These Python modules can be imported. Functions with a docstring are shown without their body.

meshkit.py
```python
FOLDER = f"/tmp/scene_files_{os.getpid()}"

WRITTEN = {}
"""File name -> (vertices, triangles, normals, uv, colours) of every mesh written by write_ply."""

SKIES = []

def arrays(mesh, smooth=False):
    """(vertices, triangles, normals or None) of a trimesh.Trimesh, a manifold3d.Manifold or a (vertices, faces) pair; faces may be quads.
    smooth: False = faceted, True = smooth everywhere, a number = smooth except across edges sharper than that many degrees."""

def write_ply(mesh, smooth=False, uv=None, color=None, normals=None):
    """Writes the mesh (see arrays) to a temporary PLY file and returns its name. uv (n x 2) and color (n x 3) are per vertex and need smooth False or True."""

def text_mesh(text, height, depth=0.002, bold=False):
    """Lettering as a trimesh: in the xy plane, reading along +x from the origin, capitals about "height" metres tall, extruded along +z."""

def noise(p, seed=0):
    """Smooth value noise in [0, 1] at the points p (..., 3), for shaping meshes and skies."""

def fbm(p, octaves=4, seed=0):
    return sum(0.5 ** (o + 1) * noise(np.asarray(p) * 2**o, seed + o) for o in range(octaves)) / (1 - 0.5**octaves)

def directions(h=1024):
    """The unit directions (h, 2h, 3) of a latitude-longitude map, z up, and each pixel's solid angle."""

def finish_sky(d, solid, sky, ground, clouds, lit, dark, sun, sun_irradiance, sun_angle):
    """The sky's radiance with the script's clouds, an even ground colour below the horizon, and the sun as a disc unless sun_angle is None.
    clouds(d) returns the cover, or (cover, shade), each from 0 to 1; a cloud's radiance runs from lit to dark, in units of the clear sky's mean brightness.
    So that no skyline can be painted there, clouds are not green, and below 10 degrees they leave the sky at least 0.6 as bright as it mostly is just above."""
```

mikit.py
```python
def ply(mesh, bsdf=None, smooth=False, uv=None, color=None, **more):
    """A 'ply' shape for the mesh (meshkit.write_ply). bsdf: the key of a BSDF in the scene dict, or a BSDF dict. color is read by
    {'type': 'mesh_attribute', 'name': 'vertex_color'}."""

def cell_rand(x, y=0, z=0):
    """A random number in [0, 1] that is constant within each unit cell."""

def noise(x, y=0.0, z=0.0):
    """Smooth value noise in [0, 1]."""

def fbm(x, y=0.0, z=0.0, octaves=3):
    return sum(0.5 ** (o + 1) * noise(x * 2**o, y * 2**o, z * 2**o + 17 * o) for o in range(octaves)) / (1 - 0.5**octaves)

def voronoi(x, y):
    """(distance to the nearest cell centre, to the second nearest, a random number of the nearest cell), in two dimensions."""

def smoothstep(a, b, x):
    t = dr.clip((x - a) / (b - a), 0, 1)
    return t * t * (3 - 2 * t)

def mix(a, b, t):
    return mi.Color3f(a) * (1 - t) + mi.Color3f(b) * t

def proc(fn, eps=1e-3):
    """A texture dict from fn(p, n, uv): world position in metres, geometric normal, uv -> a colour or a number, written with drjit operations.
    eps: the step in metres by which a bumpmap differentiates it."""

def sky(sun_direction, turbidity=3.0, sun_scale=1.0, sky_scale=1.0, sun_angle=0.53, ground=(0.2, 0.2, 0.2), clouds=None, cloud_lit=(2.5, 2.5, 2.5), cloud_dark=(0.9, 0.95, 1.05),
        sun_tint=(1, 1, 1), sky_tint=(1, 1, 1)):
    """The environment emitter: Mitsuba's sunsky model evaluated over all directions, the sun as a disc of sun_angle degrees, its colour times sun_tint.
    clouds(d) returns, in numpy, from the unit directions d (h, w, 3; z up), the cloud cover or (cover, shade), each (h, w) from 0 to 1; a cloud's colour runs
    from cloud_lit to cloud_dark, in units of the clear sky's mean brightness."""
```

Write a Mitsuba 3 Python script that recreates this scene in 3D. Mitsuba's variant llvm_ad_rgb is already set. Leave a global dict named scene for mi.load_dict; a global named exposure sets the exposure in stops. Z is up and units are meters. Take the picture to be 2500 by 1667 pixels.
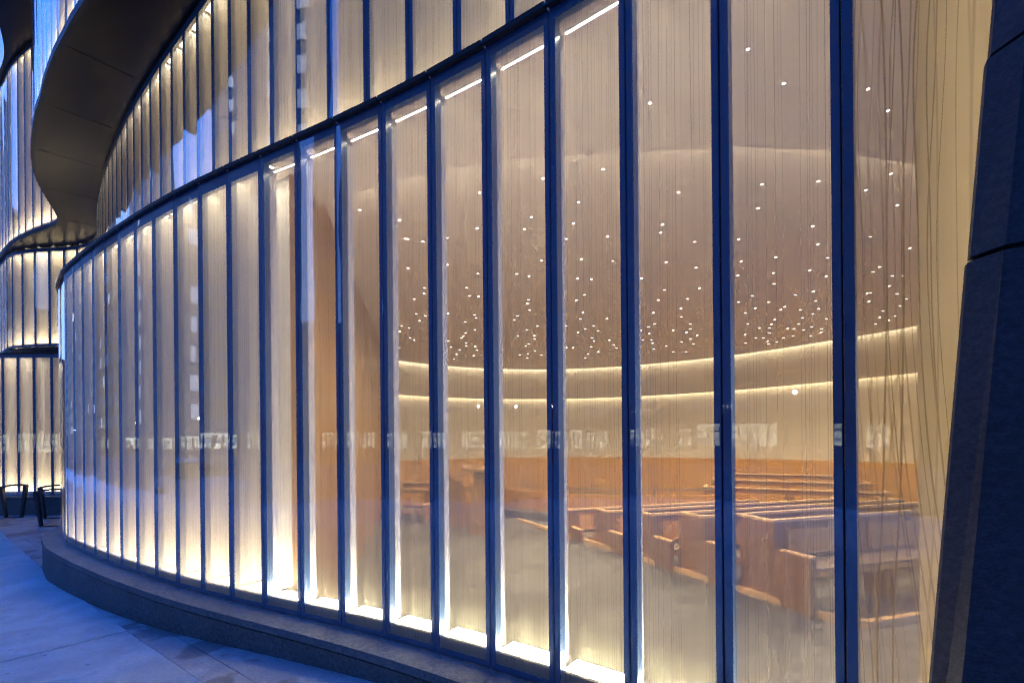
import math, random
import numpy as np, trimesh, mitsuba as mi, drjit as dr, mikit, meshkit
from scipy.interpolate import CubicSpline, PchipInterpolator
from shapely.geometry import Polygon
T = mi.ScalarTransform4f
random.seed(7); RNG = np.random.default_rng(7)
scene, labels = {'type': 'scene'}, {}

# ------------------------------------------------------------------ camera, sky, exposure
EYE = 1.40
ROLL = 0.5
_r = math.radians(ROLL)
scene['camera'] = {'type': 'perspective', 'fov': 2 * math.degrees(math.atan(1250 / 1180.0)), 'fov_axis': 'x', 'near_clip': 0.02, 'far_clip': 3000.0,
                   'principal_point_offset_x': 0.0, 'principal_point_offset_y': -0.1452,
                   'to_world': T().look_at(origin=[0, 0, EYE], target=[0, 1, EYE], up=[math.sin(_r), 0, math.cos(_r)])}


def dusk(d):
    up = np.clip(d[..., 2], 0, 1)
    haze = meshkit.fbm(d * np.array([3.0, 3.0, 9.0]), 4, 5)
    return np.ones(up.shape), np.clip((up / 0.64) ** 1.5 + (haze - 0.5) * 0.20, 0, 1)


SKY = 3.0
scene['sky'] = {**mikit.sky([0.9, 0.4, 0.12], turbidity=3, sun_scale=0.0, sky_scale=SKY, ground=(0.2, 0.2, 0.2), clouds=dusk,
                            cloud_lit=(4.2, 7.2, 14.8), cloud_dark=(0.02, 2.7, 16.0)), 'sampling_weight': 70.0}
exposure = 0.12
LED = np.array([1.0, 0.90, 0.67])

# ------------------------------------------------------------------ materials
noise, fbm, smoothstep, mix, cell_rand = mikit.noise, mikit.fbm, mikit.smoothstep, mikit.mix, mikit.cell_rand


def rgb(*c):
    return {'type': 'rgb', 'value': list(c)}


def two(b):
    return {'type': 'twosided', 'bsdf': b}


def principled(color, rough=0.5, **k):
    return two({'type': 'principled', 'base_color': color if isinstance(color, dict) else rgb(*color), 'roughness': rough, **k})


def bump(b, fn, scale, eps=2e-3):
    return {'type': 'bumpmap', 'arbitrary': mikit.proc(fn, eps), 'scale': scale, 'bsdf': b}


def threads(u, v):
    # fine vertical warp plus single thicker pulled yarns that wander a little with height; u, v in metres along and up the fabric
    drift = (noise(v * 0.55, dr.floor(u * 7.0), 3.0) - 0.5) * 0.012
    w = u + drift
    fine = noise(w * 330.0, v * 0.6) * 0.35 + noise(w * 120.0, v * 0.3, 6.0) * 0.45 + noise(w * 900.0, v * 0.25, 4.0) * 0.2
    band = noise(w * 42.0, v * 0.35, 9.0)
    k = w * 84.0
    c = dr.floor(k)
    on = cell_rand(c, dr.floor(v * 0.21 + cell_rand(c, 5, 1) * 3.0), 7)
    yarn = dr.select(on > 0.40, (0.25 + 0.75 * cell_rand(c, 11, 3)) * (1.0 - smoothstep(0.05, 0.19, dr.abs(k - c - 0.5 + (noise(v * 0.9, c) - 0.5) * 0.7))), 0.0)
    return fine, band, yarn


def scrim_opacity(p, n, uv):
    fine, band, yarn = threads(uv.x, uv.y)
    return dr.clip(0.185 + 0.26 * (fine - 0.5) + 0.14 * (band - 0.5) + 0.24 * yarn, 0.03, 0.95)


def inner_opacity(p, n, uv):
    fine, band, yarn = threads(uv.x, uv.y)
    return dr.clip(0.07 + 0.12 * (fine - 0.5) + 0.12 * (band - 0.5) + 0.16 * yarn, 0.02, 0.95)


def dense_opacity(p, n, uv):
    fine, band, yarn = threads(uv.x, uv.y)
    return dr.clip(0.66 + 0.22 * (fine - 0.5) + 0.22 * (band - 0.5) + 0.22 * yarn, 0.05, 0.97)


def scrim_color(p, n, uv):
    fine, band, yarn = threads(uv.x, uv.y)
    return mix((0.76, 0.67, 0.48), (0.44, 0.355, 0.20), 0.75 * yarn + 0.15 * fine)


def wavy(uv):
    u, v = uv.x, uv.y
    yarn = mi.Float(0.0)
    for j, (d, e) in enumerate(((30.0, 1.0), (47.0, -1.0), (22.0, 0.4))):
        s = u + (noise(v * 0.5 + 7 * j, u * 1.7, 3.0 * j) - 0.5) * 0.15 * e + (noise(v * 1.5, u * 4.0, 2.0 + j) - 0.5) * 0.035
        k = s * d
        c = dr.floor(k)
        w = 0.05 + (0.14 if j < 2 else 0.07) * cell_rand(c, 8, 2 + j)
        yarn = dr.maximum(yarn, dr.select(cell_rand(c, 3, 1 + j) > 0.45, (0.3 + 0.7 * cell_rand(c, 5, j)) * (1.0 - smoothstep(0.03, w, dr.abs(k - c - 0.5))), 0.0))
    return yarn, noise(u * 300.0, v * 0.8) * 0.4 + noise((u + 0.05 * noise(v * 0.6, u * 3.0)) * 110.0, v * 0.4) * 0.6


def wavy_opacity(p, n, uv):
    yarn, fine = wavy(uv)
    net = 0.06 * dr.sin(uv.y * 640.0) * dr.sin(uv.x * 640.0)
    return dr.clip(0.24 + 0.50 * yarn + 0.26 * (fine - 0.5) + net, 0.05, 0.95)


def wavy_color(p, n, uv):
    yarn, fine = wavy(uv)
    return mix((0.78, 0.65, 0.38), (0.42, 0.30, 0.10), 0.85 * yarn + 0.1 * fine)


def fabric(color, opacity):
    return {'type': 'mask', 'opacity': mikit.proc(opacity), 'bsdf': {'type': 'principledthin', 'base_color': mikit.proc(color), 'roughness': 0.8, 'diff_trans': 1.0, 'spec_trans': 0.0, 'eta': 1.3}}


def lining_color(p, n, uv):
    fine, band, yarn = threads(uv.x * 1.3 + 11.0, uv.y)
    return mix((0.84, 0.79, 0.71), (0.56, 0.50, 0.43), dr.clip(0.45 * yarn + 0.5 * (fine - 0.35) + 0.5 * (band - 0.4), 0, 1))


def pave_color(p, n, uv):
    cl = fbm(p.x * 0.9, p.y * 0.9, 0.0, 4)
    gr = noise(p.x * 140, p.y * 140) * 0.6 + noise(p.x * 45, p.y * 45, 2.0) * 0.4
    frost = smoothstep(0.40, 0.70, fbm(p.x * 2.3, p.y * 2.3, 3.0, 5))
    st = smoothstep(0.60, 0.66, fbm(p.x * 3.6 + 40, p.y * 3.6, 1.0, 4))
    c = mix((0.25, 0.30, 0.32), (0.40, 0.47, 0.50), 0.40 * frost + 0.30 * cl)
    fd, sd, which = mikit.voronoi(p.x * 5.5, p.y * 5.5)
    speck = (1.0 - smoothstep(0.03, 0.10, fd)) * dr.select(which > 0.82, 1.0, 0.0)
    return mix(mix(c, (0.24, 0.24, 0.25), 0.28 * st), (0.07, 0.075, 0.08), 0.7 * speck) * (0.86 + 0.26 * gr)


def strip_color(p, n, uv):
    gr = noise(p.x * 120, p.y * 120)
    wet = smoothstep(0.50, 0.60, fbm(p.x * 2.1 + 9, p.y * 2.1, 0.0, 5))
    salt = smoothstep(0.5, 0.8, fbm(p.x * 4.0, p.y * 4.0 + 20, 0.0, 4))
    return mix(mix((0.20, 0.23, 0.25), (0.29, 0.33, 0.35), salt), (0.085, 0.085, 0.095), 0.75 * wet) * (0.85 + 0.3 * gr)


def granite(a, b, s=130.0):
    def fn(p, n, uv):
        q = p.x * 0.7 + p.y * 0.7, p.x * 0.7 - p.y * 0.7, p.z
        g = noise(q[0] * s, q[1] * s, q[2] * s) * 0.55 + noise(q[0] * s * 0.35, q[1] * s * 0.35, q[2] * s * 0.35) * 0.45
        big = fbm(q[0] * 3, q[1] * 3, q[2] * 3, 3)
        return mix(a, b, dr.clip(1.7 * g - 0.5 + 0.7 * (big - 0.5), 0, 1))
    return fn


def rough_h(s):
    return lambda p, n, uv: fbm(p.x * s, p.y * s, p.z * s, 4)


def wood_fn(a, b, sx=3.0):
    def fn(p, n, uv):
        g = fbm((p.x + p.y * 0.4) * 26.0, (p.y - p.x * 0.4) * 26.0, p.z * 1.4, 3)
        f = noise((p.x + p.y * 0.4) * 170.0, (p.y - p.x * 0.4) * 170.0, p.z * 5.0)
        return mix(a, b, dr.clip(1.3 * g - 0.2 + 0.3 * (f - 0.5), 0, 1))
    return fn


def floor_fn(p, n, uv):
    cl = fbm(p.x * 1.1, p.y * 1.1, 0.0, 4)
    vein = fbm(p.x * 5 + 3 * cl, p.y * 7, 1.0, 4)
    return mix((0.065, 0.064, 0.06), (0.17, 0.168, 0.155), dr.clip(1.5 * vein + 1.3 * (cl - 0.5) - 0.35, 0, 1))


def brick_fn(a, b):
    def fn(p, n, uv):
        along = p.x * 0.78 - p.y * 0.63
        row = dr.floor(p.z / 0.2)
        k = along / 0.6 + 0.5 * (row - 2 * dr.floor(row / 2))
        return mix(a, b, cell_rand(dr.floor(k), row)) * (0.9 + 0.2 * noise(along * 0.4, p.z * 0.3))
    return fn


def waves(p, n, uv):
    return fbm(p.x * 4.0, p.y * 4.0, p.z * 1.3, 2)


M = {
    'm_pane': {'type': 'thindielectric', 'int_ior': 1.52},
    'm_scrim': fabric(scrim_color, scrim_opacity),
    'm_scrim_inner': fabric(scrim_color, inner_opacity),
    'm_scrim_dense': fabric(scrim_color, dense_opacity),
    'm_scrim_wavy': fabric(wavy_color, wavy_opacity),
    'm_lining': two({'type': 'diffuse', 'reflectance': mikit.proc(lining_color)}),
    'm_frame': principled((0.024, 0.078, 0.185), 0.33, specular=0.5),
    'm_spandrel': principled((0.15, 0.15, 0.13), 0.4, specular=0.5),
    'm_flashing': principled((0.020, 0.022, 0.028), 0.38, metallic=0.4),
    'm_soffit': bump(principled((0.034, 0.030, 0.027), 0.24, metallic=0.85), rough_h(2.0), 0.003, 2e-2),
    'm_coping': bump(principled(mikit.proc(granite((0.05, 0.068, 0.08), (0.10, 0.13, 0.15))), 0.62), rough_h(90.0), 0.0015),
    'm_base_stone': bump(principled(mikit.proc(granite((0.032, 0.052, 0.064), (0.07, 0.11, 0.13))), 0.55), rough_h(60.0), 0.0015),
    'm_pier': bump(principled(mikit.proc(granite((0.007, 0.012, 0.018), (0.020, 0.028, 0.042), 210.0)), 0.55), rough_h(70.0), 0.0012),
    'm_pave': bump(principled(mikit.proc(pave_color), 0.8), rough_h(40.0), 0.003),
    'm_strip': bump(principled(mikit.proc(strip_color), 0.55), rough_h(30.0), 0.004),
    'm_ground': principled((0.12, 0.12, 0.125), 0.9),
    'm_road': principled((0.055, 0.055, 0.06), 0.6),
    'm_rack': principled((0.030, 0.030, 0.034), 0.35, metallic=0.3),
    'm_ceiling': two({'type': 'diffuse', 'reflectance': rgb(0.90, 0.80, 0.71)}),
    'm_cove_wall': two({'type': 'diffuse', 'reflectance': rgb(0.74, 0.65, 0.49)}),
    'm_wall': two({'type': 'diffuse', 'reflectance': rgb(0.66, 0.54, 0.36)}),
    'm_floor': bump(principled(mikit.proc(floor_fn), 0.5), rough_h(4.0), 0.004, 1e-2),
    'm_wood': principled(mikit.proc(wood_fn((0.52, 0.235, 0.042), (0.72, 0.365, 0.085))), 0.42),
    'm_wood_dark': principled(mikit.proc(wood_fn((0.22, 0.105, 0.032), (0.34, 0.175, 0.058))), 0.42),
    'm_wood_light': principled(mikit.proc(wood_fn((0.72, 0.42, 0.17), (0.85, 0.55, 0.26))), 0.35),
    'm_cushion': principled((0.20, 0.15, 0.11), 0.9),
    'm_steel': principled((0.45, 0.43, 0.40), 0.25, metallic=0.9),
    'm_brick': two({'type': 'diffuse', 'reflectance': mikit.proc(brick_fn((0.18, 0.11, 0.09), (0.30, 0.20, 0.16)))}),
    'm_concrete': two({'type': 'diffuse', 'reflectance': mikit.proc(brick_fn((0.26, 0.25, 0.25), (0.32, 0.31, 0.31)))}),
    'm_dark_glass': principled((0.02, 0.022, 0.03), 0.06, specular=0.9),
    'm_snow': two({'type': 'diffuse', 'reflectance': rgb(0.75, 0.76, 0.78)}),
    'm_paint': principled((0.72, 0.72, 0.72), 0.3, clearcoat=0.6),
    'm_rubber': principled((0.03, 0.03, 0.03), 0.8),
    'm_lamp': two({'type': 'diffuse', 'reflectance': rgb(0.6, 0.6, 0.6)}),
}
scene.update(M)

# ------------------------------------------------------------------ helpers


def key_for(name):
    if name not in scene and name not in labels and not any(k.startswith(name + '__') for k in labels | scene):
        return name
    i = 1
    while any(k == f'{name}_{i:03d}' or k.startswith(f'{name}_{i:03d}__') for k in list(scene) + list(labels)):
        i += 1
    return f'{name}_{i:03d}'


_count = {}


def numbered(name):
    i = _count.get(name, -1) + 1
    _count[name] = i
    return name if i == 0 else f'{name}_{i:03d}'


def tag(key, label=None, cat=None, group=None, kind=None):
    d = {k: v for k, v in (('label', label), ('category', cat), ('group', group), ('kind', kind)) if v}
    labels[key] = {**labels.get(key, {}), **d}
    return key


def thing(name, label, cat, group=None):
    key = numbered(name)
    return tag(key, label, cat, group)


def obj(name, mesh, bsdf, parent=None, smooth=False, uv=None, emit=None, weight=1.0):
    key = numbered(f'{parent}__{name}' if parent else name)
    more = {}
    if emit is not None:
        more['emitter'] = {'type': 'area', 'radiance': {'type': 'rgb', 'value': [float(x) for x in emit]}, 'sampling_weight': float(weight)}
    scene[key] = mikit.ply(mesh, bsdf, smooth=smooth, uv=uv, **more)
    return key


class MB:
    """Collects boxes and other meshes for one entry."""

    def __init__(self):
        self.m = []

    def add(self, m):
        self.m.append(m)
        return self

    def hexa(self, c8):
        f = [[0, 2, 1], [0, 3, 2], [4, 5, 6], [4, 6, 7], [0, 1, 5], [0, 5, 4], [1, 2, 6], [1, 6, 5], [2, 3, 7], [2, 7, 6], [3, 0, 4], [3, 4, 7]]
        t = trimesh.Trimesh(np.asarray(c8, float), f, process=False)
        if t.volume < 0:
            t.invert()
        return self.add(t)

    def box(self, o, ex, ey, ez):
        o, ex, ey, ez = (np.asarray(v, float) for v in (o, ex, ey, ez))
        return self.hexa([o, o + ex, o + ex + ey, o + ey, o + ez, o + ex + ez, o + ex + ey + ez, o + ey + ez])

    def bar(self, a, b, r, r2=None, sides=10):
        a, b = np.asarray(a, float), np.asarray(b, float)
        d = b - a
        L = np.linalg.norm(d)
        c = trimesh.creation.cylinder(radius=r, height=L, sections=sides)
        if r2 is not None:
            top = c.vertices[:, 2] > 0
            c.vertices[top, :2] *= r2 / r
        c.apply_transform(trimesh.geometry.align_vectors([0, 0, 1], d / L))
        c.apply_translation((a + b) / 2)
        return self.add(c)

    def mesh(self):
        return trimesh.util.concatenate(self.m)


def Z(h):
    """height above the street at the camera, from height above the eye"""
    return EYE + h


def slab(poly, z0, z1):
    p = Polygon(poly)
    if not p.is_valid:
        p = p.buffer(0)
    m = trimesh.creation.extrude_polygon(p, z1 - z0, engine='earcut')
    m.apply_translation([0, 0, z0])
    return m


def frame_of(P, Q):
    """tangent from P to Q, inward normal (away from the street), length"""
    t = np.array([Q[0] - P[0], Q[1] - P[1], 0.0])
    L = np.linalg.norm(t)
    t /= L
    return t, np.array([-t[1], t[0], 0.0]), L


def offset(path, d):
    """path moved by d along the inward normal (negative: towards the street)"""
    path = np.asarray(path, float)
    g = np.gradient(path, axis=0)
    g /= np.linalg.norm(g, axis=1, keepdims=True)
    return path + d * np.c_[-g[:, 1], g[:, 0]]


def resample(pts, step, close_end=True):
    pts = np.asarray(pts, float)
    s = np.r_[0, np.cumsum(np.linalg.norm(np.diff(pts, axis=0), axis=1))]
    cs = CubicSpline(s, pts)
    fine = cs(np.linspace(0, s[-1], 1200))
    l = np.r_[0, np.cumsum(np.linalg.norm(np.diff(fine, axis=0), axis=1))]
    n = max(1, round(l[-1] / step))
    at = np.linspace(0, l[-1], n + 1)
    return np.c_[np.interp(at, l, fine[:, 0]), np.interp(at, l, fine[:, 1])]


# ------------------------------------------------------------------ plan of the place (x right, y ahead, metres)
U, V = np.array([0.78, -0.626]), np.array([0.626, 0.78])          # along the street, and from the street towards the building
T1 = np.array([[-5.914, 6.402], [-5.576, 6.142], [-5.235, 5.888], [-4.89, 5.638], [-4.541, 5.394], [-4.189, 5.153], [-3.834, 4.918], [-3.475, 4.688], [-3.112, 4.466],
               [-2.744, 4.252], [-2.37, 4.047], [-1.994, 3.848], [-1.615, 3.652], [-1.238, 3.453], [-0.866, 3.247], [-0.5, 3.029], [-0.141, 2.799], [0.208, 2.556],
               [0.549, 2.3], [0.88, 2.032], [1.202, 1.753], [1.515, 1.464], [1.82, 1.166]])
BEND = np.array([[-7.33, 8.12], [-7.09, 7.72], [-6.82, 7.32], [-6.545, 6.992], [-6.23, 6.695]])
NPATH = np.array([[-14.6, 12.75], [-14.18, 12.68], [-13.74, 12.62], [-13.28, 12.6], [-12.88, 12.6], [-12.46, 12.6], [-12.0, 12.6], [-11.55, 12.6], [-11.12, 12.55]])
LINK = resample(np.array([[-11.12, 12.55], [-10.3, 12.3], [-9.4, 11.7], [-8.7, 10.8], [-8.1, 9.6], [-7.6, 8.65], [-7.33, 8.12]]), 0.43)
GROUND = np.r_[NPATH[:-1], LINK[:-1], BEND, T1]
T2 = np.array([[0.006, 3.694], [-0.41, 3.789], [-0.816, 3.917], [-1.211, 4.076], [-1.593, 4.264], [-1.964, 4.475], [-2.323, 4.704], [-2.673, 4.946], [-3.017, 5.198],
               [-3.357, 5.455], [-3.695, 5.714], [-4.032, 5.974], [-4.369, 6.235], [-4.705, 6.497], [-5.038, 6.762], [-5.368, 7.031], [-5.695, 7.305], [-6.017, 7.583],
               [-6.336, 7.867], [-6.65, 8.154], [-6.961, 8.445]])[::-1]
z_b, z_t = Z(-1.319), Z(2.281)
z_s, z_4 = Z(5.20), Z(10.0)
z_2 = Z(2.56)
FLOOR, CEIL = Z(-1.83), Z(2.47)


def px(x, y, rel):
    """plan point whose height is rel above the eye, seen at pixel x, y of the photograph (used to lay out the curved edges of soffits and ceiling)"""
    c, s = math.cos(_r), math.sin(_r)
    dx, dy = x - 1250, y - 1075.5
    a, b = dx * c + dy * s, -dx * s + dy * c
    d = -rel * 1180 / b
    return [a / 1180 * d, d]


c1 = lambda L, rel: np.array([px(x / 2.8208, y / 2.8208, rel) for x, y in L])
c2 = lambda L, rel: np.array([px(x / 2.8208, y / 2.8208 + 500, rel) for x, y in L])
A_EDGE = np.r_[[[0.9, 2.35], [-0.9, 3.1], [-2.6, 4.15], [-4.0, 5.05]], c1([(630, 0), (545, 130), (480, 250), (430, 340), (390, 440), (355, 540), (330, 645), (303, 710), (283, 800), (268, 900), (262, 965),
               (262, 1040), (272, 1110), (295, 1190), (320, 1240), (360, 1310), (400, 1380), (435, 1440)], 5.2), c2([(436, 62), (405, 96), (330, 122), (260, 145), (170, 185), (100, 225), (60, 265), (20, 310), (0, 335)], 5.2), [[-15.0, 15.0]]]
MPATH = c2([(610, 203), (540, 222), (450, 230), (350, 232), (260, 236), (170, 245), (100, 258), (60, 283), (30, 318), (0, 350)], 5.2)[::-1]

BLD = thing('glass_building', 'curved glass building with glowing fabric lined panels stacked in undulating tiers', 'building')

# ------------------------------------------------------------------ facade panels


def pane_mesh(P, t, nrm, a0, a1, z0, z1, yaw=0.0, pitch=0.0, warp=0.0006, n_off=0.0):
    nu, nv = 5, 14
    us, vs = np.linspace(a0, a1, nu), np.linspace(z0, z1, nv)
    uu, vv = np.meshgrid(us, vs, indexing='ij')
    uc, vc = (a0 + a1) / 2, (z0 + z1) / 2
    off = n_off + (uu - uc) * math.tan(yaw) + (vv - vc) * math.tan(pitch)
    off = off + warp * (RNG.random(uu.shape) - 0.5) + 0.0012 * RNG.normal() * (1 - ((uu - uc) / (a1 - a0) * 2) ** 2)
    v = np.array([P[0], P[1], 0]) + uu[..., None] * t + off[..., None] * nrm
    v[..., 2] = vv
    f = []
    for i in range(nu - 1):
        for j in range(nv - 1):
            a, b, c, d = i * nv + j, (i + 1) * nv + j, (i + 1) * nv + j + 1, i * nv + j + 1
            f += [[a, b, c], [a, c, d]]
    return trimesh.Trimesh(v.reshape(-1, 3), f, process=False)


def quad(P, t, nrm, a0, a1, n0, n1, z0, z1, u0=0.0):
    """an upright sheet with uv in metres, from (a0, n0) to (a1, n1)"""
    b = np.array([P[0], P[1], 0])
    p0, p1 = b + a0 * t + n0 * nrm, b + a1 * t + n1 * nrm
    v = np.array([p0, p1, p1, p0])
    v[:, 2] = [z0, z0, z1, z1]
    L = math.hypot(a1 - a0, n1 - n0)
    return trimesh.Trimesh(v, [[0, 1, 2], [0, 2, 3]], process=False), np.array([[u0, z0], [u0 + L, z0], [u0 + L, z1], [u0, z1]])


def flat(P, t, nrm, a0, a1, n0, n1, z, up):
    b = np.array([P[0], P[1], z])
    v = np.array([b + a0 * t + n0 * nrm, b + a1 * t + n0 * nrm, b + a1 * t + n1 * nrm, b + a0 * t + n1 * nrm])
    return trimesh.Trimesh(v, [[0, 1, 2], [0, 2, 3]] if up else [[0, 2, 1], [0, 3, 2]], process=False)


def panel(P, Q, z0, z1, depth=0.20, back=None, led=(30.0, 60.0), bot=0.10, top=0.10, scrim='m_scrim', u0=0.0, yaw=0.0, pitch=0.0, tall_head=0.0, weight=1.0, label=None, simple=False, fin=True, warp=0.0006, side=15.0):
    t, n, L = frame_of(P, Q)
    b = np.array([P[0], P[1], 0.0])
    up = np.array([0, 0, 1.0])
    e0, e1 = 0.036, L - 0.032
    fr = MB()
    at = lambda a, nn, z: b + a * t + nn * n + z * up
    fr.box(at(0.004, 0.012, z0), (e0 - 0.004) * t, 0.055 * n, (z1 - z0) * up)
    fr.box(at(e1, 0.012, z0), (L - 0.004 - e1) * t, 0.055 * n, (z1 - z0) * up)
    fr.box(at(e0, 0.014, z0), (e1 - e0) * t, 0.04 * n, 0.035 * up)
    val = top * 0.6 if back is None else top
    fr.box(at(e0, 0.014, z1 - val), (e1 - e0) * t, 0.04 * n, val * up)
    w = obj('window_panel', fr.mesh(), 'm_frame', BLD)
    if label:
        tag(w, label)
    obj('pane', pane_mesh(P, t, n, 0.005, L - 0.005, z0 + 0.004, z1 - 0.004, yaw, pitch, warp), 'm_pane', w, smooth=True)
    if simple:
        m, uv = quad(P, t, n, 0, L, 0.09, 0.09, z0, z1, u0)
        obj('lining', m, 'm_lining', w, uv=uv)
        return w
    scrim = 'm_scrim_dense' if back is not None else scrim
    m, uv = quad(P, t, n, e0, e1, 0.017, 0.017, z0 + 0.035, z1 - val, u0)
    obj('fabric', m, scrim, w, uv=uv)
    # upstand that hides the lamp, and the tray behind it
    inner = depth if back is None else back
    obj('upstand', MB().box(at(e0, 0.022, z0 + 0.035), (e1 - e0) * t, 0.012 * n, (bot - 0.035) * up).mesh(), 'm_spandrel', w)
    if fin:
        fm = MB().box(at(-0.006, 0.067, z0 + bot - 0.01), 0.012 * t, ((depth if back is not None else 0.15) - 0.067) * n, (z1 - z0 - bot - top * 0.6 + 0.02) * up).mesh()
        uvf = np.c_[np.linalg.norm(fm.vertices[:, :2] - b[:2], axis=1) + u0 + 3.0, fm.vertices[:, 2]]
        obj('fin', fm, 'm_lining', w, uv=uvf)
    obj('light_strip', flat(P, t, n, e0, e1, 0.045, inner - 0.008, z0 + bot, True), 'm_lamp', w, emit=LED * led[0], weight=weight)
    if back is None:
        obj('light_strip', flat(P, t, n, e0 + 0.02, e1, 0.087, 0.100, z1 - top, False), 'm_lamp', w, emit=LED * led[1], weight=weight * 0.6)
    else:
        obj('light_strip', flat(P, t, n, e0, e1, 0.058, min(0.16, back - 0.06), z1 - 0.008, False), 'm_lamp', w, emit=LED * led[1], weight=weight)
    # slim upright strip on the back of the mullion, washing the fin and the lining
    if side:
        q = [at(e1 + 0.002, 0.0685, z0 + bot), at(e1 + 0.024, 0.0685, z0 + bot), at(e1 + 0.024, 0.0685, z1 - top), at(e1 + 0.002, 0.0685, z1 - top)]
        obj('edge_light', trimesh.Trimesh(np.array(q), [[0, 2, 1], [0, 3, 2]], process=False), 'm_lamp', w, emit=LED * side, weight=weight)
    if back is None:
        m, uv = quad(P, t, n, 0.0, L, depth, depth, z0 + 0.02, z1 - 0.02, u0 + 57.3)
        obj('fabric', m, 'm_scrim_inner' if scrim == 'm_scrim' else scrim, w, uv=uv)
    if back is not None:
        m, uv = quad(P, t, n, -0.01, L + 0.01, back, back, z0, z1, u0 + 0.37)
        obj('lining', m, 'm_lining', w, uv=uv)
    return w


acc = 0.0
iT = len(GROUND) - len(T1)
NBACK = 11
YAW = {}
for i in range(len(GROUND) - 1):
    P, Q = GROUND[i], GROUND[i + 1]
    k = i - iT
    yaw, pitch = RNG.normal(0, 0.0035), RNG.normal(0, 0.0012)
    if i < len(NPATH) - 1:
        panel(P, Q, z_b, z_t + 0.09, back=0.30, led=(11, 15), u0=acc, yaw=yaw, pitch=pitch)
    elif k < -4:
        panel(P, Q, z_b, z_t, u0=acc, simple=True)
    elif k < NBACK:
        panel(P, Q, z_b, z_t, back=0.32, led=(11, 17), side=7.5, u0=acc, yaw=yaw, pitch=pitch)
    else:
        panel(P, Q, z_b, z_t, led=(40, 36) if k < 20 else (4, 4), side=14.0, u0=acc, yaw=yaw, pitch=pitch, scrim='m_scrim_wavy' if k >= 20 else 'm_scrim')
    acc += frame_of(P, Q)[2]

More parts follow.
